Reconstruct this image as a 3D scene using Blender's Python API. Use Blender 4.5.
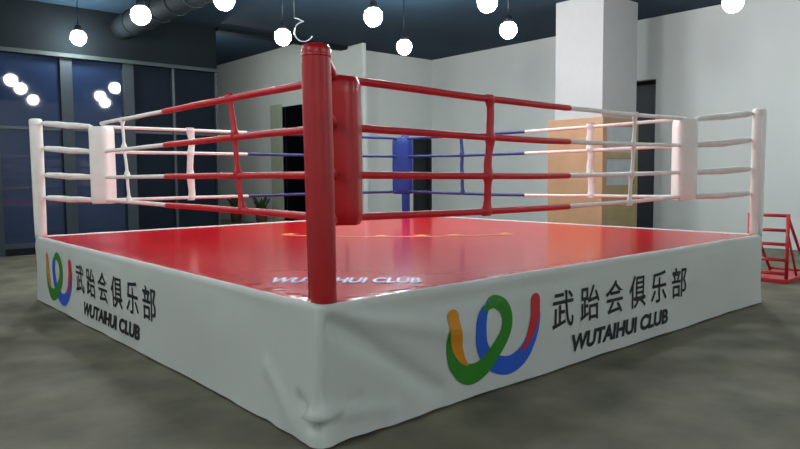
import bpy, bmesh, math, random
from mathutils import Vector, Matrix, noise
random.seed(7)
PI = math.pi
S = bpy.context.scene
for o in list(bpy.data.objects): bpy.data.objects.remove(o)
COL = S.collection

# ---------------- camera, world, exposure ----------------
cam = bpy.data.cameras.new('camera'); cam_o = bpy.data.objects.new('camera', cam); COL.objects.link(cam_o)
cam.sensor_width = 36; cam.lens = 669.86 / 800 * 36; cam.clip_start = 0.05; cam.clip_end = 200
Rv = Vector((0.75064239, -0.66065708, -0.00825991)); Uv = Vector((0.05438313, 0.0493216, 0.99730129)); Fv = Vector((0.65846676, 0.74906582, -0.07295148))
M = Matrix.Identity(4)
for i in range(3):
    M[i][0] = Rv[i]; M[i][1] = Uv[i]; M[i][2] = -Fv[i]
M.translation = Vector((-1.83565951, -2.69095672, 1.34179846))
cam_o.matrix_world = M
S.camera = cam_o
w = bpy.data.worlds.new('night'); S.world = w; w.use_nodes = True
w.node_tree.nodes['Background'].inputs[0].default_value = (0.02, 0.035, 0.07, 1)
w.node_tree.nodes['Background'].inputs[1].default_value = 0.25
S.view_settings.view_transform = 'Standard'; S.view_settings.look = 'None'
S.view_settings.gamma = 1; S.view_settings.use_curve_mapping = False
S.view_settings.exposure = 1.25
LAMP = 74.0
S.cycles.use_denoising = True
S.cycles.sample_clamp_indirect = 6

# ---------------- materials ----------------
def lin(c): return tuple(((x / 255) / 12.92 if x <= 10 else (((x / 255) + .055) / 1.055) ** 2.4) for x in c)
MATS = {}
def mat(name, rgb, rough=.6, metal=0, var=.12, scale=6, bump=0, bscale=30, coat=0, spec=.5, rgb2=None, detail=4, emis=0, coat_rough=.1):
    if name in MATS: return MATS[name]
    m = bpy.data.materials.new(name); m.use_nodes = True; nt = m.node_tree; b = nt.nodes['Principled BSDF']
    tc = nt.nodes.new('ShaderNodeTexCoord'); n = nt.nodes.new('ShaderNodeTexNoise')
    n.inputs['Scale'].default_value = scale; n.inputs['Detail'].default_value = detail
    nt.links.new(tc.outputs['Object'], n.inputs['Vector'])
    r = nt.nodes.new('ShaderNodeValToRGB'); r.color_ramp.elements[0].position = .3; r.color_ramp.elements[1].position = .7
    c = lin(rgb); c2 = lin(rgb2) if rgb2 else tuple(max(0, x * (1 - var)) for x in c)
    r.color_ramp.elements[0].color = (*c2, 1); r.color_ramp.elements[1].color = (*c, 1)
    nt.links.new(n.outputs['Fac'], r.inputs['Fac']); nt.links.new(r.outputs['Color'], b.inputs['Base Color'])
    b.inputs['Roughness'].default_value = rough; b.inputs['Metallic'].default_value = metal
    b.inputs['Specular IOR Level'].default_value = spec
    b.inputs['Coat Weight'].default_value = coat; b.inputs['Coat Roughness'].default_value = coat_rough
    if emis:
        nt.links.new(r.outputs['Color'], b.inputs['Emission Color']); b.inputs['Emission Strength'].default_value = emis
    if bump:
        n2 = nt.nodes.new('ShaderNodeTexNoise'); n2.inputs['Scale'].default_value = bscale; n2.inputs['Detail'].default_value = 3
        nt.links.new(tc.outputs['Object'], n2.inputs['Vector'])
        bp = nt.nodes.new('ShaderNodeBump'); bp.inputs['Strength'].default_value = bump; bp.inputs['Distance'].default_value = .02
        nt.links.new(n2.outputs['Fac'], bp.inputs['Height']); nt.links.new(bp.outputs['Normal'], b.inputs['Normal'])
    MATS[name] = m; return m

m_floor = mat('polished concrete', (126, 122, 101), .58, scale=2.0, rgb2=(80, 80, 64), detail=10, spec=.35, bump=.08, bscale=9)
m_wall = mat('white wall paint', (207, 212, 209), .75, var=.04, scale=1.2)
m_wall_dim = mat('dimmed wall paint', (196, 202, 194), .8, var=.06, scale=1.5)  # wall paint darkened, the recess's weaker light put into the colour
m_dark = mat('dark ceiling paint', (36, 60, 78), .85, var=.25, scale=.8, spec=.3)
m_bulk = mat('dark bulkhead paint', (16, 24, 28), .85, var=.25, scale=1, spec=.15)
m_rail = mat('grey rail metal', (50, 60, 60), .6, metal=0, spec=.2)
m_mull = mat('mullion metal', (44, 54, 60), .6, metal=0, spec=.2)
m_mull_d = mat('dark mullion metal', (40, 48, 54), .5, metal=.2)
m_black = mat('black recess', (10, 12, 14), .8)
m_red = mat('red vinyl', (190, 14, 26), .38, var=.14, scale=5, coat=.25, coat_rough=.25, bump=.15, bscale=8)
m_redrope = mat('red rope sleeve', (205, 24, 40), .5, var=.2, scale=12)
m_white = mat('white vinyl', (236, 234, 228), .5, var=.06, scale=6, bump=.15, bscale=8)
m_whiterope = mat('white rope sleeve', (234, 232, 226), .6, var=.12, scale=12)
m_blue = mat('blue vinyl', (6, 48, 130), .45, var=.15, scale=5)
m_bluerope = mat('blue rope sleeve', (22, 44, 110), .55, var=.15, scale=12)
m_skirt = mat('white banner cloth', (212, 216, 211), .55, var=.05, scale=1.6, spec=.35, bump=.1, bscale=5)
m_steel = mat('black steel', (14, 14, 15), .6)
m_ply = mat('deck plywood', (120, 95, 66), .7, var=.25, scale=4)
m_text = mat('black print', (32, 34, 40), .6)
m_or = mat('orange print', (226, 146, 24), .55, var=.08); m_gr = mat('green print', (46, 136, 30), .55, var=.08)
m_bl = mat('blue print', (40, 96, 214), .55, var=.08); m_rd = mat('red print', (212, 44, 54), .55, var=.08)
m_wprint = mat('white mat print', (226, 226, 240), .45); m_bprint = mat('blue mat print', (62, 66, 190), .45)
m_gold = mat('gold mat print', (232, 160, 50), .4)
m_wood = mat('tan board', (180, 138, 104), .6, var=.14, scale=3)
m_wood2 = mat('olive tan board', (168, 150, 104), .6, var=.2, scale=3)
m_infill = mat('pale grey panel', (176, 182, 184), .5)
m_rack = mat('red painted steel', (190, 24, 40), .4, var=.15, coat=.2)
m_lampbody = mat('lamp housing', (40, 44, 48), .4, metal=.6)
m_pot = mat('clay pot', (96, 70, 50), .7); m_leaf = mat('dark green leaves', (50, 78, 40), .6, var=.35, scale=20)
m_duct = mat('painted duct metal', (22, 32, 37), .75, var=.3, scale=2, metal=0, spec=.2)

def glow():
    m = bpy.data.materials.new('lamp glow'); m.use_nodes = True; nt = m.node_tree
    nt.nodes.remove(nt.nodes['Principled BSDF']); e = nt.nodes.new('ShaderNodeEmission')
    e.inputs[0].default_value = (.93, .98, 1, 1); e.inputs[1].default_value = LAMP
    nt.links.new(e.outputs[0], nt.nodes['Material Output'].inputs[0]); return m
m_glow = glow()
def glassmat():
    m = mat('night window glass', (32, 46, 72), .035, var=.35, scale=.5, spec=.5); b = m.node_tree.nodes['Principled BSDF']
    b.inputs['IOR'].default_value = 1.55; return m
m_glass = glassmat()
m_frost = mat('frosted dark glass', (16, 24, 34), .7, var=.3, scale=.6, spec=.08)
def matred():
    m = mat('red mat canvas', (222, 12, 24), .19, var=.08, scale=.7, spec=.42, bump=.05, bscale=2.5); b = m.node_tree.nodes['Principled BSDF']
    b.inputs['Coat Weight'].default_value = .10; b.inputs['Coat Roughness'].default_value = .12; return m
m_mat = matred()

# ---------------- object helpers ----------------
def obj(name, bm, m, parent=None, smooth=False, loc=None):
    me = bpy.data.meshes.new(name); bm.normal_update(); bm.to_mesh(me); bm.free()
    for mm in (m if isinstance(m, (list, tuple)) else [m]): me.materials.append(mm)
    if smooth:
        for p_ in me.polygons: p_.use_smooth = True
    o = bpy.data.objects.new(name, me); COL.objects.link(o)
    if parent: o.parent = parent
    if loc: o.location = loc
    return o
def thing(name, label, cat, loc=(0, 0, 0), group=None, rz=0):
    o = bpy.data.objects.new(name, None); COL.objects.link(o); o.location = loc; o.rotation_euler = (0, 0, rz)
    o.empty_display_size = .1; o['label'] = label; o['category'] = cat
    if group: o['group'] = group
    return o
def tag(o, label, cat, group=None):
    o['label'] = label; o['category'] = cat
    if group: o['group'] = group
    return o
def struct(name, bm, m, parent=None, **k):
    o = obj(name, bm, m, parent, **k)
    if parent is None: o['kind'] = 'structure'
    return o
def box(bm, x0, x1, y0, y1, z0, z1, bevel=0, mi=0):
    vs = [bm.verts.new((x, y, z)) for x in (x0, x1) for y in (y0, y1) for z in (z0, z1)]
    fs = [bm.faces.new([vs[i] for i in q]) for q in ((0, 1, 3, 2), (4, 6, 7, 5), (0, 4, 5, 1), (2, 3, 7, 6), (0, 2, 6, 4), (1, 5, 7, 3))]
    for f in fs: f.material_index = mi
    if bevel:
        es = list({e for f in fs for e in f.edges})
        bmesh.ops.bevel(bm, geom=es, offset=bevel, segments=2, affect='EDGES', profile=.6)
    return bm
def B(*a, **k): return box(bmesh.new(), *a, **k)
def tube(bm, pts, r, n=10, mi=None, caps=True):
    pts = [Vector(p) for p in pts]; rings = []
    up = Vector((0, 0, 1))
    for i, p in enumerate(pts):
        t = (pts[min(i + 1, len(pts) - 1)] - pts[max(i - 1, 0)]).normalized()
        a = t.cross(up) if abs(t.dot(up)) < .9 else t.cross(Vector((1, 0, 0)))
        a.normalize(); b = a.cross(t); rr = r[i] if isinstance(r, (list, tuple)) else r
        rings.append([bm.verts.new(p + (a * math.cos(2 * PI * k / n) + b * math.sin(2 * PI * k / n)) * rr) for k in range(n)])
    for i in range(len(rings) - 1):
        for k in range(n):
            f = bm.faces.new((rings[i][k], rings[i][(k + 1) % n], rings[i + 1][(k + 1) % n], rings[i + 1][k]))
            f.smooth = True
            if mi: f.material_index = mi[i]
    if caps:
        f = bm.faces.new(rings[0][::-1]); f2 = bm.faces.new(rings[-1])
        if mi: f.material_index = mi[0]; f2.material_index = mi[-1]
    return bm
def lathe(bm, prof, n=24, c=(0, 0, 0), wob=None):
    rings = []
    for (r, z) in prof:
        rings.append([bm.verts.new((c[0] + r * (1 + (wob(k, n, z) if wob else 0)) * math.cos(2 * PI * k / n), c[1] + r * (1 + (wob(k, n, z) if wob else 0)) * math.sin(2 * PI * k / n), c[2] + z)) for k in range(n)])
    for i in range(len(rings) - 1):
        for k in range(n):
            f = bm.faces.new((rings[i][k], rings[i][(k + 1) % n], rings[i + 1][(k + 1) % n], rings[i + 1][k])); f.smooth = True
    bm.faces.new(rings[0][::-1]); bm.faces.new(rings[-1])
    return bm

# ---------------- room shell ----------------
YB, XR, XL, YF, HC = 10.46, 10.92, -6.0, -6.5, 4.43
T = .15
bm = B(XL - T, XR + T + .6, YF - T, YB + T, -.12, 0); box(bm, 4.5, 8.3, YB + T, 17.6, -.12, 0); struct('floor', bm, m_floor)
bm = B(XL - T, XR + T, YF - T, YB + T, HC, HC + .15); struct('ceiling', bm, m_dark)
bm = B(4.3, 8.3, YB + T, 17.6, 4.84, 4.95); struct('ceiling', bm, m_dark)
# bulkhead above the windows, and white wall section right of the recess
bm = B(XL, 4.67, YB, YB + T, 3.56, HC); box(bm, XL, 4.67, YB, YB + T, 0, .12); struct('wall_back', bm, m_bulk)
bm = B(8.06, 10.2, YB, YB + T, 0, HC); box(bm, 10.2, XR + T, YB, YB + T, 2.32, HC); box(bm, 10.88, XR + T, YB, YB + T, 0, 2.32)
struct('wall_back_white', bm, m_wall)
bm = B(4.67, 8.06, YB - .12, YB + T, 4.36, HC); box(bm, 4.67, 8.06, YB + .1, YB + T, HC, 4.84); struct('trim_2', bm, m_bulk)
# recess: right wall as a partition with a proud end, back wall
DY0, DY1, DZ = 12.2, 13.35, 3.24
bm = B(8.0, 8.08, 9.78, DY0, 0, HC - .005); box(bm, 8.0, 8.08, DY1, 17.6, 0, 4.84); box(bm, 8.0, 8.08, DY0, DY1, DZ, 4.84)
box(bm, 8.0, 8.08, YB + T, DY0, HC - .005, 4.84); struct('wall_recess_right', bm, m_wall_dim)
struct('trim_3', B(7.99, 8.085, 9.75, 9.78, 0, HC - .005), m_wall)
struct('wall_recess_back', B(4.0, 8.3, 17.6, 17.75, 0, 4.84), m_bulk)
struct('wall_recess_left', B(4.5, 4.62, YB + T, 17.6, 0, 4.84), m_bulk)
# right wall with a tall dark opening
OY0, OY1, OZ = 4.07, 5.0, 3.22
bm = B(XR, XR + T, YF, OY0, 0, HC); box(bm, XR, XR + T, OY1, YB, 0, HC); box(bm, XR, XR + T, OY0, OY1, OZ, HC); struct('wall_right', bm, m_wall)
bm = B(XR + .55, XR + .6, OY0 - .1, OY1 + .1, 0, OZ + .1); box(bm, XR + T, XR + .6, OY0 - .1, OY0, 0, OZ + .1); box(bm, XR + T, XR + .6, OY1, OY1 + .1, 0, OZ + .1); box(bm, XR + T, XR + .6, OY0 - .1, OY1 + .1, OZ, OZ + .1)
d = struct('door_3', bm, m_mull_d)
struct('wall_left', B(XL - T, XL, YF, YB, 0, HC), m_wall)
struct('wall_front', B(XL, XR, YF - T, YF, 0, HC), m_wall)
struct('baseboard_right', B(XR - .015, XR, YF, OY0, 0, .09), m_wall)
# doors
bm = B(10.2, 10.88, YB + .08, YB + .12, 0, 2.32); d = struct('door_2', bm, mat('dark door', (20, 26, 26), .5))
bm = B(10.2, 10.24, YB - .01, YB + .08, 0, 2.32); box(bm, 10.84, 10.88, YB - .01, YB + .08, 0, 2.32); box(bm, 10.24, 10.84, YB - .01, YB + .08, 2.28, 2.32)
obj('door_frame', bm, m_mull_d, d)
obj('door_handle', tube(bmesh.new(), [(10.32, YB + .07, 1.05), (10.32, YB + .03, 1.05), (10.44, YB + .03, 1.05)], .012), m_rail, d)
d = struct('door_1', B(8.05, 8.07, DY0 + .04, DY1, 0, DZ), mat('black door glass', (8, 10, 14), .05))
bm = B(7.985, 8.06, DY1, DY1 + .62, 0, DZ + .08); obj('door_frame', bm, m_wood2 if False else mat('greenish pillar paint', (160, 168, 148), .7), d)
obj('door_frame', B(7.99, 8.06, DY0, DY0 + .04, 0, DZ), m_mull_d, d)
# windows
mx = [4.67, 3.72, 2.84, 1.74, .58, -.6, -1.8, -3.0, -4.2, -5.4]
wd = [.06, .05, .2, .2, .12, .1, .1, .1, .1, .1]
for i in range(len(mx) - 1):
    xr = mx[i] - wd[i] / 2 if i else mx[i] - .06; xl = mx[i + 1] + wd[i + 1] / 2
    wo = struct('window_%d' % (i + 1), B(xl, xr, YB + .06, YB + .075, .12, 3.56), m_frost if i < 2 else m_glass)
    bm = B(xl, xr, YB + .02, YB + .06, 2.2, 2.25); box(bm, xl, xr, YB + .02, YB + .06, .12, .2); box(bm, xl, xr, YB + .02, YB + .06, 3.5, 3.56)
    obj('window_frame', bm, m_mull_d, wo)
for i, x in enumerate(mx):
    if i == 0: xa, xb = 4.61, 4.67
    else: xa, xb = x - wd[i] / 2, x + wd[i] / 2
    struct('trim_%d' % (10 + i), B(xa, xb, YB - .02, YB + .08, 0 if i else 0, 3.56), m_mull if i in (3, 4, 2) else m_mull_d)
struct('trim_1', B(XL, 4.67, YB - .10, YB - .001, 3.5, 3.57), m_rail)

# square column with its tan boarding
CX, CY, CS = 8.5, 3.76, .97; CW = 1.08
struct('wall_column', B(CX, CX + 1.13, CY, CY + CS, 0, HC), mat('column paint', (172, 172, 171), .8, var=.04))
t = thing('wooden_boarding', 'tan wooden boarding wrapped around the lower part of the white column', 'boarding', (CX, CY, 0))
obj('side_panel', B(-.05, 0, -.05, CS + .12, 0, 2.32, bevel=.006), m_wood, t)
obj('frame_post', B(.001, .08, -.05, -.002, 0, 2.32), m_wood, t)
obj('frame_post', B(CW - .02, CW + .05, -.05, -.002, 0, 2.32), m_wood2, t)
obj('rail', B(.081, CW - .021, -.05, -.002, 2.19, 2.32), m_wood, t)
obj('rail', B(.081, CW - .021, -.05, -.002, 1.61, 1.72), m_wood2, t)
obj('infill_panel', B(.081, CW - .021, -.03, -.002, 1.72, 2.19), m_infill, t)
obj('infill_panel', B(.12, CW - .1, -.03, -.002, 1.14, 1.61), m_infill, t)
obj('infill_panel', B(.081, CW - .021, -.045, -.002, 0, 1.14), m_wood2, t)

# ---------------- the boxing ring ----------------
L = 5.5; H = .7; RC = .035
ring = thing('boxing_ring', 'raised boxing ring with red mat, white printed skirt and four rope levels', 'boxing ring')
CORN = [((0, 0), (0, 1), (1, 0)), ((L, 0), (-1, 0), (0, 1)), ((L, L), (0, -1), (-1, 0)), ((0, L), (1, 0), (0, -1))]
def PN(s):
    q = s % (4 * L); k = int((q + RC) // L) % 4
    loc = q - k * L
    if loc > L: loc -= 4 * L
    C_, a, b = CORN[k]; C_ = Vector((*C_, 0)); a = Vector((*a, 0)); b = Vector((*b, 0))
    if abs(loc) < RC:
        t_ = (loc + RC) / (2 * RC)
        return C_ + a * (1 - t_) ** 2 * RC + b * t_ ** 2 * RC, -(a * t_ + b * (1 - t_)).normalized()
    if loc >= RC: return C_ + b * loc, -a
    return C_ + a * (-loc), -b
def seg_d(p, a, b):
    ax, ay = a; bx, by = b; px, py = p; dx, dy = bx - ax, by - ay
    t_ = max(0, min(1, ((px - ax) * dx + (py - ay) * dy) / (dx * dx + dy * dy)))
    return math.hypot(px - ax - t_ * dx, py - ay - t_ * dy), t_
CREASES = [((.08, .62), (.80, .12), .024, .05, -1), ((.12, .66), (1.05, .40), .012, .05, 1), ((-.06, .15), (.10, .17), .030, .022, 1), ((-.05, .11), (.22, .20), .016, .03, -1),
           ((.0, .66), (.0, .2), .012, .03, 1), ((.02, .18), (.45, .10), .012, .035, 1), ((-.18, .2), (-.03, .12), .012, .03, -1), ((.3, .62), (2.2, .60), .006, .03, -1), ((-.5, .3), (-.2, .05), .008, .05, 1)]
def disp(s, z):
    s0 = (s + 2 * L) % (4 * L) - 2 * L
    d_ = .022 * math.exp(-(s0 / .05) ** 2) * max(0, 1 - z / .6) + .011 * noise.noise(Vector((s0 * 1.1, z * 2.2, 3.3))) + .004 * noise.noise(Vector((s0 * 3.2, z * 3.5, 8.1)))
    for a, b, amp, wdt, sg in CREASES:
        amp *= 2.5
        dd, t_ = seg_d((s0, z), a, b)
        if dd < 4 * wdt: d_ += sg * amp * math.exp(-(dd / wdt) ** 2) * (1 - .6 * t_)
    near = math.exp(-(s0 / .8) ** 2)
    hem = max(0, 1 - z / .35) ** 2
    d_ += hem * (.012 + .016 * noise.noise(Vector((s0 * 2.0, 0, 1.7))) + near * .02 * (1 + noise.noise(Vector((s0 * 7, 0, 5.)))))
    return d_ + .006
def skirt_pt(s, z, off=0.):
    p_, n_ = PN(s); fade = min(1, max(0, (.69 - z) / .08)); top = 0
    v = p_ + n_ * (disp(s, z) * fade + off); v.z = z; return v
prof_z = [.012 + (.64 - .012) * i / 22 for i in range(23)]
bm = bmesh.new(); rows = []
ss = []; s = -2 * L
while s < 2 * L - 1e-6:
    near = abs(s) < .8
    ss.append(s); s += (.012 if abs(s) < .1 else .02 if abs(s) < 1.0 else .05)
for s in ss:
    col = []
    for z in prof_z:
        v = skirt_pt(s, z)
        if z < .03: v.z += .010 * noise.noise(Vector((s * 2.5, 4, 4)))
        col.append(bm.verts.new(v))
    p_, n_ = PN(s); f_ = .004 * noise.noise(Vector((s * 4, 9, 2)))
    for ins, z in ((-.003, .668), (-.004, .69), (.006, .703), (.018, .708), (.032, .707), (.045, .699)):
        # top lip shrinks towards the ring centre so that corners stay clean
        c_ = Vector((L / 2, L / 2, 0)); k_ = 1 - ins / (L / 2)
        q_ = c_ + (p_ - c_) * k_; q_.z = z + f_; col.append(bm.verts.new(q_))
    rows.append(col)
for i in range(len(rows)):
    a, b = rows[i], rows[(i + 1) % len(rows)]
    for j in range(len(a) - 1):
        f = bm.faces.new((a[j], b[j], b[j + 1], a[j + 1])); f.smooth = True
skirt = obj('skirt', bm, m_skirt, ring)

# printed lettering and emblem: flat prints laid over the cloth
def text_bm(txt, bold=0.0, shear=0.0):
    cu = bpy.data.curves.new('lettering', 'FONT'); cu.body = txt; cu.offset = bold; cu.shear = shear; cu.resolution_u = 4
    to = bpy.data.objects.new('lettering', cu); COL.objects.link(to)
    dg = bpy.context.evaluated_depsgraph_get(); dg.update()
    me = bpy.data.meshes.new_from_object(to.evaluated_get(dg))
    bm = bmesh.new(); bm.from_mesh(me); bpy.data.objects.remove(to); bpy.data.meshes.remove(me); bpy.data.curves.remove(cu)
    return bm
def fit(bm, u0, u1, v0, v1):
    xs = [v.co.x for v in bm.verts]; ys = [v.co.y for v in bm.verts]
    ax, bx, ay, by = min(xs), max(xs), min(ys), max(ys)
    for v in bm.verts:
        v.co = Vector((u0 + (v.co.x - ax) / (bx - ax) * (u1 - u0), v0 + (v.co.y - ay) / (by - ay) * (v1 - v0), 0))
def slice_grid(bm, step=.05):
    xs = [v.co.x for v in bm.verts]; ys = [v.co.y for v in bm.verts]
    x = math.floor(min(xs) / step) * step
    while x < max(xs):
        bmesh.ops.bisect_plane(bm, geom=bm.verts[:] + bm.edges[:] + bm.faces[:], plane_co=(x, 0, 0), plane_no=(1, 0, 0)); x += step
    y = math.floor(min(ys) / step) * step
    while y < max(ys):
        bmesh.ops.bisect_plane(bm, geom=bm.verts[:] + bm.edges[:] + bm.faces[:], plane_co=(0, y, 0), plane_no=(0, 1, 0)); y += step
def on_skirt(bm, s0, off):
    slice_grid(bm)
    for v in bm.verts: v.co = skirt_pt(s0 + v.co.x, v.co.y, off)
    return bm
def merge(dst, src):
    me = bpy.data.meshes.new('m'); src.to_mesh(me); src.free(); dst.from_mesh(me); bpy.data.meshes.remove(me)
def ribbon(ctrl):
    ctrl = [(a, .6 - (.6 - b) * .95, c * 1.08) for a, b, c in ctrl]
    # ctrl: (u, v, half width); Catmull-Rom centreline, round ends
    P_ = [Vector(c) for c in ctrl]; P_ = [2 * P_[0] - P_[1]] + P_ + [2 * P_[-1] - P_[-2]]; out = []
    for i in range(1, len(P_) - 2):
        for k in range(8):
            t_ = k / 8; p0, p1, p2, p3 = P_[i - 1:i + 3]
            out.append(.5 * ((2 * p1) + (-p0 + p2) * t_ + (2 * p0 - 5 * p1 + 4 * p2 - p3) * t_ ** 2 + (-p0 + 3 * p1 - 3 * p2 + p3) * t_ ** 3))
    out.append(P_[-2]); bm = bmesh.new(); prev = None
    for i, c in enumerate(out):
        t_ = (out[min(i + 1, len(out) - 1)] - out[max(i - 1, 0)]); n_ = Vector((-t_.y, t_.x)).normalized()
        a = bm.verts.new((c.x + n_.x * c.z, c.y + n_.y * c.z, 0)); b = bm.verts.new((c.x - n_.x * c.z, c.y - n_.y * c.z, 0))
        if prev: bm.faces.new((prev[0], prev[1], b, a))
        prev = (a, b)
    for e, c in ((0, out[0]), (-1, out[-1])):
        if c.z < .012: continue
        d_ = (out[0] - out[1]) if e == 0 else (out[-1] - out[-2]); an = math.atan2(d_.y, d_.x)
        cv = bm.verts.new((c.x, c.y, 0)); ar = [bm.verts.new((c.x + c.z * math.cos(an + (k - 6) * PI / 12), c.y + c.z * math.sin(an + (k - 6) * PI / 12), 0)) for k in range(13)]
        for k in range(12): bm.faces.new((cv, ar[k], ar[k + 1]))
    return bm
EMB = [('blue_band', m_bl, .0035, [(1.27, .555, .012), (1.205, .50, .035), (1.18, .40, .045), (1.20, .27, .047), (1.29, .165, .052), (1.44, .115, .055), (1.58, .16, .054), (1.68, .27, .047), (1.735, .40, .03), (1.75, .46, .004)]),
       ('green_band', m_gr, .0045, [(.892, .44, .004), (.905, .34, .022), (.955, .22, .045), (1.06, .135, .058), (1.18, .14, .056), (1.30, .22, .050), (1.40, .33, .046), (1.425, .43, .046), (1.385, .52, .044), (1.31, .560, .038), (1.25, .545, .028), (1.21, .50, .008)]),
       ('orange_band', m_or, .0055, [(.935, .515, .044), (.95, .42, .044), (.975, .32, .038), (1.02, .235, .022), (1.07, .19, .004)]),
       ('red_band', m_rd, .0055, [(1.715, .515, .044), (1.71, .42, .042), (1.675, .32, .034), (1.615, .225, .018), (1.56, .18, .003)])]
def banner(s0):
    em = None
    for nm, m_, off, c in EMB:
        bm = ribbon(c); on_skirt(bm, s0 - .015, off)
        if em is None: em = obj('banner_emblem', bm, m_, skirt, smooth=False)
        else: merge_into(em, bm, m_)
    bm = bmesh.new()
    for k, ch in enumerate('武跆会俱乐部'):
        g = text_bm(ch, .010); c = 2.01 + k * .335; hz = .0 if ch != '会' else 0
        fit(g, c - .125, c + .125, .285, .545); merge(bm, g)
    on_skirt(bm, s0, .004); obj('chinese_lettering', bm, m_text, skirt)
    bm = text_bm('WUTAIHUI CLUB', .045, .22); fit(bm, 2.115, 3.49, .095, .218); on_skirt(bm, s0, .004)
    obj('latin_lettering', bm, m_text, skirt)
def merge_into(o, bm, m_):
    o.data.materials.append(m_); k = len(o.data.materials) - 1
    b2 = bmesh.new(); b2.from_mesh(o.data); n0 = len(b2.faces)
    me = bpy.data.meshes.new('m'); bm.to_mesh(me); bm.free(); b2.from_mesh(me); bpy.data.meshes.remove(me)
    b2.faces.ensure_lookup_table()
    for f in b2.faces[n0:]: f.material_index = k
    b2.to_mesh(o.data); b2.free()
banner(0.0); banner(-5.895)

# base frame, deck
bm = bmesh.new()
for a in ((.0, L, .0, .08), (.0, L, L - .08, L), (.0, .08, .08, L - .08), (L - .08, L, .08, L - .08)): box(bm, *a, 0, .03)
for x in (.9, 1.83, 2.75, 3.67, 4.6): box(bm, x - .03, x + .03, .08, L - .08, .58, .64)
for x in (.12, 1.83, 3.67, 5.3):
    for y in (.12, 1.83, 3.67, 5.3): box(bm, x - .03, x + .03, y - .03, y + .03, 0, .64)
obj('base_frame', bm, m_steel, ring)
obj('deck', B(.03, L - .03, .03, L - .03, .64, .672), m_ply, ring)

# mat: canvas sheet with a soft rolled edge, rippled at the near corner
def mat_z(x, y):
    e = min(x, y, L - x, L - y) - .035
    z = .702
    z -= .004 * math.exp(-(e / .03) ** 2)
    dn = math.hypot(x - .35, y - .35)
    rip = math.exp(-(dn / .55) ** 2) * math.exp(-(max(0, e - .03) / .10) ** 2)
    z += rip * (.009 * noise.noise(Vector((x * 9, y * 9, 0))) + .004 * noise.noise(Vector((x * 22, y * 22, 2))))
    z += .0015 * noise.noise(Vector((x * 1.1, y * 1.1, 7)))
    return z
cs = [.035]
while cs[-1] < L - .035 - 1e-6:
    x = cs[-1]; st = .015 if x < 1.2 else .04
    cs.append(min(L - .035, x + st))
bm = bmesh.new(); g = [[bm.verts.new((x, y, mat_z(x, y))) for y in cs] for x in cs]
for i in range(len(cs) - 1):
    for j in range(len(cs) - 1):
        f = bm.faces.new((g[i][j], g[i + 1][j], g[i + 1][j + 1], g[i][j + 1])); f.smooth = True
sheet = obj('mat', bm, m_mat, ring)
# lettering across the near corner (reads towards the corner)
def on_mat(bm, cx, cy, off):
    slice_grid(bm, .06)
    for v in bm.verts:
        u_, v_ = v.co.x, v.co.y
        x = cx + (u_ + v_) * math.sqrt(.5); y = cy + (-u_ + v_) * math.sqrt(.5)
        v.co = Vector((x, y, mat_z(x, y) + off))
    return bm
for nm, bo, m_, off in (('corner_lettering_outline', .075, m_bprint, .0025), ('corner_lettering', .028, m_wprint, .004)):
    bm = text_bm('WUTAIHUI CLUB', bo)
    k = .006 if bo > .05 else 0
    fit(bm, -.46 - k, .47 + k, -.10 - k, .095 + k); on_mat(bm, .60, .60, off); obj(nm, bm, m_, sheet)
# gold arc and stars of the centre emblem
def arc_pt(t_, dr=0):   # t in -1..1
    a = t_ * .38; R_ = 3.4 + dr
    mx_, my_ = 2.74, 2.60
    u_ = math.sin(a) * R_; v_ = (1 - math.cos(a)) * R_ - dr
    return mx_ + (u_ + v_) * math.sqrt(.5), my_ + (-u_ + v_) * math.sqrt(.5)
bm = bmesh.new(); prev = None
for i in range(61):
    t_ = -1 + i / 30; p0 = arc_pt(t_, .03); p1 = arc_pt(t_, -.03)
    a = bm.verts.new((*p0, mat_z(*p0) + .003)); b = bm.verts.new((*p1, mat_z(*p1) + .003))
    if prev: bm.faces.new((prev[0], prev[1], b, a))
    prev = (a, b)
obj('emblem_arc', bm, mat('faded gold print', (226, 150, 110), .4), sheet)
for t_ in (-.98, -.62, -.12, .22, .5, .97):
    c = arc_pt(t_, -.12); bm = bmesh.new(); cv = bm.verts.new((*c, mat_z(*c) + .0035)); vs = []
    for k in range(10):
        r_ = .11 if k % 2 == 0 else .045; a = k * PI / 5 + PI / 4
        vs.append(bm.verts.new((c[0] + r_ * math.cos(a), c[1] + r_ * math.sin(a), mat_z(*c) + .0035)))
    for k in range(10): bm.faces.new((cv, vs[k], vs[(k + 1) % 10]))
    obj('emblem_star', bm, m_gold, sheet)

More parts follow.
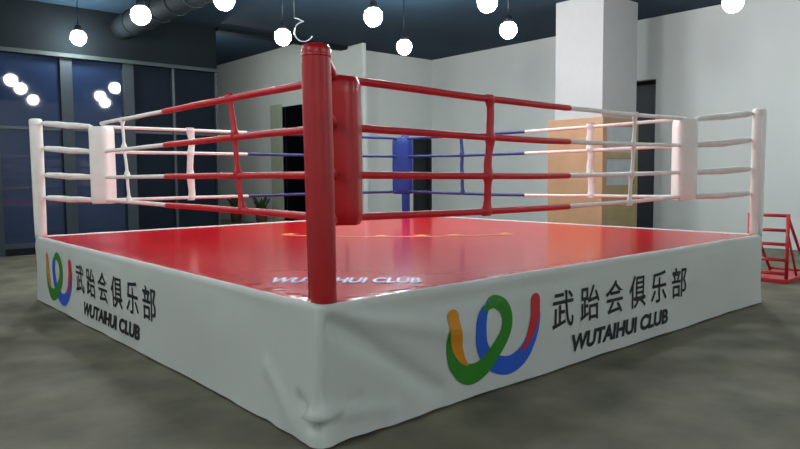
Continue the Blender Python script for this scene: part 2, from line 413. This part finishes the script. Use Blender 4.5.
# corner posts, pads and turnbuckle sleeves
RZ = [1.895, 1.625, 1.35, 1.10]
PI_ = .088; RP = .57; RN = .44; PJ = .05
corners = [('red', (PI_, PI_), (RN, RN), m_red, m_redrope), ('white', (L - PJ, PJ), (L - RP, RP), m_white, m_whiterope),
           ('blue', (L - PI_, L - PI_), (L - RP, L - RP), m_blue, m_bluerope), ('white', (PJ, L - PJ), (RP, L - RP), m_white, m_whiterope)]
def crown(k, n, z): return .02 * math.sin(k * 2 * PI * 9 / n) if z > 1.95 else 0
for ci, (cn, (px, py), (qx, qy), mv, mr) in enumerate(corners):
    bm = lathe(bmesh.new(), [(.072, .69), (.072, .75), (.075, .9), (.078, 1.5), (.078, 1.93), (.080, 1.945), (.080, 1.965), (.070, 1.985), (.045, 1.992), (.01, 1.985)], 36, (px, py, 0), crown)
    if ci:
        for v in bm.verts: v.co.x = px + (v.co.x - px) * .83; v.co.y = py + (v.co.y - py) * .83
    if ci == 0:
        for v in bm.verts: v.co.x = px + (v.co.x - px) * .93; v.co.y = py + (v.co.y - py) * .93; v.co.x += -.010 * (v.co.z - .7); v.co.y += .010 * (v.co.z - .7)
    post = obj('corner_post', bm, mv, ring); post['label'] = cn + ' padded corner post'
    # stitched seam and cover cap band
    dx, dy = (qx - px), (qy - py); dl = math.hypot(dx, dy); dx /= dl; dy /= dl
    k_ = .83 if ci else .93
    bm = lathe(bmesh.new(), [(.078 * k_, 1.925), (.0805 * k_, 1.93), (.0805 * k_, 1.94), (.078 * k_, 1.945)], 36, (px - (.012 if ci == 0 else 0), py + (.012 if ci == 0 else 0), 0)); obj('cover_band', bm, mv, post)
    # seam facing outward left
    sx, sy = -dy, dx
    bm = tube(bmesh.new(), [(px + sx * .076 * k_ - (.010 * (z - .7) if ci == 0 else 0), py + sy * .076 * k_ + (.010 * (z - .7) if ci == 0 else 0), z) for z in (.72, 1.1, 1.5, 1.9)], .006, 6); obj('seam', bm, mv, post)
    # corner pad (rounded box facing the ring centre)
    bm = bmesh.new(); W_, D_ = (.14 if ci == 0 else .155 if ci == 2 else .12), (.12 if ci == 0 else .105); n = 40; rings = []
    zs = [1.065, 1.07, 1.09] + [1.09 + .77 * i / 12 for i in range(1, 12)] + [1.86, 1.885, 1.893]
    for z in zs:
        e = 1 - .10 * max(0, (1.10 - z) / .035) - .10 * max(0, (z - 1.86) / .033)
        rr = []
        for k in range(n):
            a = 2 * PI * k / n; ca, sa = math.cos(a), math.sin(a)
            p5 = lambda c: math.copysign(abs(c) ** .45, c)
            wv = 1 + .018 * noise.noise(Vector((k * .35, z * 6, ci * 3)))
            lx, ly = W_ * p5(ca) * e * wv, D_ * p5(sa) * e * wv
            rr.append(bm.verts.new((qx + lx * (-dy) + ly * dx, qy + lx * dx + ly * dy, z)))
        rings.append(rr)
    for i in range(len(rings) - 1):
        for k in range(n):
            f = bm.faces.new((rings[i][k], rings[i][(k + 1) % n], rings[i + 1][(k + 1) % n], rings[i + 1][k])); f.smooth = True
    bm.faces.new(rings[0][::-1]); bm.faces.new(rings[-1])
    pad = obj('corner_pad', bm, mv, ring); pad['label'] = cn + ' corner pad'
    for z in RZ:
        up = .045 if z > 1.5 else .03
        P0 = Vector((px + dx * .07, py + dy * .07, z + up)); P1 = Vector((qx - dx * .10, qy - dy * .10, z))
        pts = [P0.lerp(P1, t_) for t_ in (0, .06, .3, .5, .7, .94, 1)]
        pts[3].z -= .006
        s_ = obj('turnbuckle_sleeve', tube(bmesh.new(), pts, [.014, .028, .033, .034, .032, .026, .014], 12), mr, ring)
        s_['label'] = cn + ' turnbuckle sleeve'
# ropes
names = {'red': m_redrope, 'white': m_whiterope, 'blue': m_bluerope}
sides = [(0, 1, 'x'), (1, 2, 'y'), (3, 2, 'x'), (0, 3, 'y')]
split = {0: .528, 1: .466, 2: .40, 3: .59}
for si, (ca, cb, ax) in enumerate(sides):
    A = Vector((*corners[ca][2], 0)); Bv = Vector((*corners[cb][2], 0)); na, nb = corners[ca][0], corners[cb][0]
    sp = split[si]
    nseg = 40
    for ri, z in enumerate(RZ):
        pts = []; rad = []; mi = []; ts = sorted([i / nseg for i in range(nseg + 1)] + [sp - .002, sp + .002])
        for t_ in ts:
            p_ = A.lerp(Bv, t_); sag = (-.022 if si == 0 else -.018 if si == 1 else 0.0) * math.sin(PI * t_) + (.035 * t_ if si == 3 and ri == 0 else 0)
            p_.z = z + sag + .004 * noise.noise(Vector((t_ * 6, si * 3, ri)))
            inred = t_ < sp
            nm = na if inred else nb
            pts.append(p_); rad.append(.024 if nm == 'red' else .019 if nm == 'white' else .020); mi.append(0 if (t_ < sp - .0001) else 1)
        r_ = obj('rope', tube(bmesh.new(), pts, rad, 10, mi), [names[na], names[nb]], ring)
        r_['label'] = 'rope, half %s and half %s' % (na, nb)
# rope spacers: straps that tie the four ropes together
def spacer(si, u, nm, wid=.045):
    ca, cb, ax = sides[si]; A = Vector((*corners[ca][2], 0)); Bv = Vector((*corners[cb][2], 0)); d_ = (Bv - A).normalized()
    c = A + d_ * u; nrm = Vector((-d_.y, d_.x, 0)); bm = bmesh.new(); n = 46; prev = None
    seed = si * 7.3 + u; lean = {(3, 'red'): .17, (3, 'white'): .12, (0, 'white'): .09}.get((si, nm), .02)
    sgz = -.02 if si == 0 else .02 if si == 3 else 0
    for i in range(n + 1):
        t_ = i / n; z = RZ[0] + .03 + sgz - t_ * (RZ[0] - RZ[3] + .06)
        du = -lean * t_ + .032 * noise.noise(Vector((z * 5, seed, 0)))
        hw = wid / 2 * (.85 + .3 * abs(noise.noise(Vector((z * 9, seed, 4)))))
        dk = min(abs(z - sgz - rz) for rz in RZ); th = .014 + .018 * math.exp(-(dk / .03) ** 2); hw += .010 * math.exp(-(dk / .03) ** 2)
        cc = c + d_ * du
        vs = []
        for k in range(10):
            a = 2 * PI * k / 10; q_ = cc + d_ * (hw * math.cos(a)) + nrm * (th * math.sin(a)); q_.z = z; vs.append(bm.verts.new(q_))
        if prev:
            for k in range(10):
                f = bm.faces.new((prev[k], prev[(k + 1) % 10], vs[(k + 1) % 10], vs[k])); f.smooth = True
        else: bm.faces.new(vs)
        prev = vs
    bm.faces.new(prev[::-1])
    o = obj('rope_spacer', bm, names[nm], ring); o['label'] = nm + ' rope spacer strap'
spacer(0, 1.37, 'red', .088); spacer(0, 3.46, 'white', .05)
spacer(3, 1.37, 'red', .068); spacer(3, 3.79, 'white', .035)
spacer(2, 1.01, 'white', .09); spacer(2, 3.3, 'blue', .05)
spacer(1, 1.11, 'white', .09); spacer(1, 3.15, 'blue', .065)

# ---------------- red steel rack right of the ring ----------------
t = thing('steel_rack', 'red steel A-shaped rack standing at the right end of the ring', 'rack', (6.97, .26, 0))
def rb(name, *pts, r=.016): return obj(name, tube(bmesh.new(), pts, r, 8), m_rack, t)
Wd = .44
for y in (0, Wd):
    rb('upright', (0.0, y, .04), (0.0, y, .84), r=.022)
    rb('brace', (.0, y, .80), (.72, y, .06), r=.018)
    rb('brace', (.0, y, .62), (.34, y, .06), r=.014)
for z in (.11, .28, .47, .64, .82): rb('rung', (0, 0.02, z), (0, Wd - .02, z), r=.02)
rb('rung', (.72, .0, .08), (.72, Wd, .08))
obj('base_tray', B(-.05, .78, -.03, Wd + .03, 0, .05, bevel=.008), m_rack, t)

# ---------------- plants by the recess wall ----------------
def plant(x, y, lab, hgt, seed):
    t = thing('potted_plant', lab, 'plant', (x, y, 0), 'low potted plants in the recess')
    obj('pot', lathe(bmesh.new(), [(.13, 0), (.17, .3), (.19, .34), (.17, .34), (.15, .30)], 16), m_pot, t)
    rnd = random.Random(seed); bm = bmesh.new()
    for k in range(46):
        a = rnd.uniform(0, 2 * PI); r_ = rnd.uniform(.08, .34); z = rnd.uniform(.4, hgt); b0 = Vector((0, 0, .3)); e = Vector((r_ * math.cos(a), r_ * math.sin(a), z)); n_ = Vector((-math.sin(a), math.cos(a), 0)) * .04
        mdl = b0.lerp(e, .6) + Vector((0, 0, .07)); v = [bm.verts.new(q) for q in (b0, mdl + n_, e, mdl - n_)]; bm.faces.new(v)
    obj('foliage', bm, m_leaf, t)
plant(7.6, 15.4, 'dark low potted plant deep in the recess, the further one', .92, 1)
plant(7.6, 13.9, 'dark low potted plant in the recess beside the pale pillar', .92, 2)

# ---------------- ceiling fittings ----------------
def hook():
    t = thing('ceiling_hook', 'pale metal hook on a thin rod hanging from the ceiling behind the red post', 'hook', (3.5, 5.64, HC - .001))
    obj('rod', tube(bmesh.new(), [(0, 0, 0), (0, 0, -.84)], .010, 8), m_rail, t)
    obj('mounting_plate', lathe(bmesh.new(), [(.06, -.02), (.07, -.01), (.07, 0)], 16), m_rail, t)
    pts = []
    for k in range(15):
        a = PI * .5 + k / 14 * PI * 1.35
        pts.append((.10 + .10 * math.cos(a) * 1, -.09 - .09 * math.cos(a), -1.02 + .14 * math.sin(a)))
    pts = [(0, 0, -.82), (.05, -.04, -.84)] + pts
    obj('hook', tube(bmesh.new(), pts, .010, 8), mat('bright hook metal', (150, 156, 160), .35, metal=.5), t)
hook()
def duct(x, y0, y1, z, r_, lab):
    t = thing('ventilation_duct', lab, 'duct', (x, y0, z))
    n = int((y1 - y0) / .6)
    bm = tube(bmesh.new(), [(0, i * (y1 - y0) / 12, 0) for i in range(13)], r_, 24); obj('duct_pipe', bm, m_duct, t)
    for i in range(1, n):
        bm = bmesh.new(); yy = i * (y1 - y0) / n
        tube(bm, [(0, yy - .02, 0), (0, yy + .02, 0)], r_ + .012, 24); obj('joint_ring', bm, m_duct, t)
    for i in range(2):
        yy = (y1 - y0) * (.2 + .6 * i); bm = tube(bmesh.new(), [(0, yy, r_ - .01), (0, yy, HC - z)], .01, 6); obj('hanger', bm, m_rail, t)
duct(2.75, 6.0, 10.42, 4.16, .22, 'dark round ventilation duct under the ceiling above the windows')

# hanging lamps
def make_lamp(label, loc, drop=.88):
    t = thing('hanging_lamp', label, 'lamp', loc, 'round hanging hall lamps')
    obj('cord', tube(bmesh.new(), [(0, 0, .20), (0, 0, drop)], .008, 6), m_lampbody, t)
    obj('housing', lathe(bmesh.new(), [(.07, .10), (.075, .115), (.06, .15), (.05, .20), (.02, .22)], 24), m_lampbody, t)
    bm = lathe(bmesh.new(), [(.02, -.135), (.065, -.12), (.10, -.088), (.124, -.04), (.128, .01), (.114, .065), (.066, .11)], 24)
    obj('diffuser', bm, m_glow, t)
    return t
lamps = [((1.84, 9.98), 'glowing round lamp in front of the bulkhead above the windows, leftmost in view'), ((1.67, 6.6), 'large glowing lamp high on the left, left of the ventilation duct'),
         ((2.17, 5.15), 'glowing lamp cut by the top edge of the photo, left of the red post'), ((3.92, 6.63), 'glowing lamp just left of the red corner post top'),
         ((4.18, 4.68), 'glowing lamp high up just right of the red corner post'), ((4.8, 3.13), 'glowing lamp cut by the top edge, left of the white column'),
         ((5.97, 6.04), 'glowing lamp low over the corner of the white walls'), ((6.31, 4.03), 'glowing lamp beside the white column on its left'),
         ((7.27, 1.1), 'glowing lamp at the top edge in front of the right wall'),
         ((3.0, 2.7), 'lamp hanging above the ring centre, out of the frame'), ((-1.0, 3.2), 'unseen lamp beside the left side of the ring, hung for light on the skirt'),  # lamp beside the ring's left side is unseen, there for skirt light
         ((-2.6, 6.4), 'unseen lamp left of the far left post, hung for light from the left'), ((-3.4, .2), 'unseen lamp left of the camera, hung for light on the skirt'),  # both unseen, there for light from the left
         ((-3.0, -4.2), 'unseen lamp behind the camera by the front wall, hung for light on the skirt'), ((7.3, -2.1), 'lamp hanging off the right front of the ring, out of the frame'), ((3.0, -4.6), 'unseen lamp added near the front wall to brighten the right side of the skirt'), ((5.15, 12.6), 'unseen lamp added behind the end of the windows to brighten the recess wall')]  # lamps behind the camera and in the recess: unseen, added to brighten skirt and recess
make_lamp(lamps[0][1], (*lamps[0][0], 3.80), HC - 3.80)
src = make_lamp(lamps[1][1], (*lamps[1][0], 3.55))
for (x, y), lab in lamps[2:]:
    c = src.copy(); COL.objects.link(c); c.location = (x, y, 3.55 if y < YB else 3.96); c['label'] = lab
    for ch in src.children:
        k = ch.copy(); COL.objects.link(k); k.parent = c
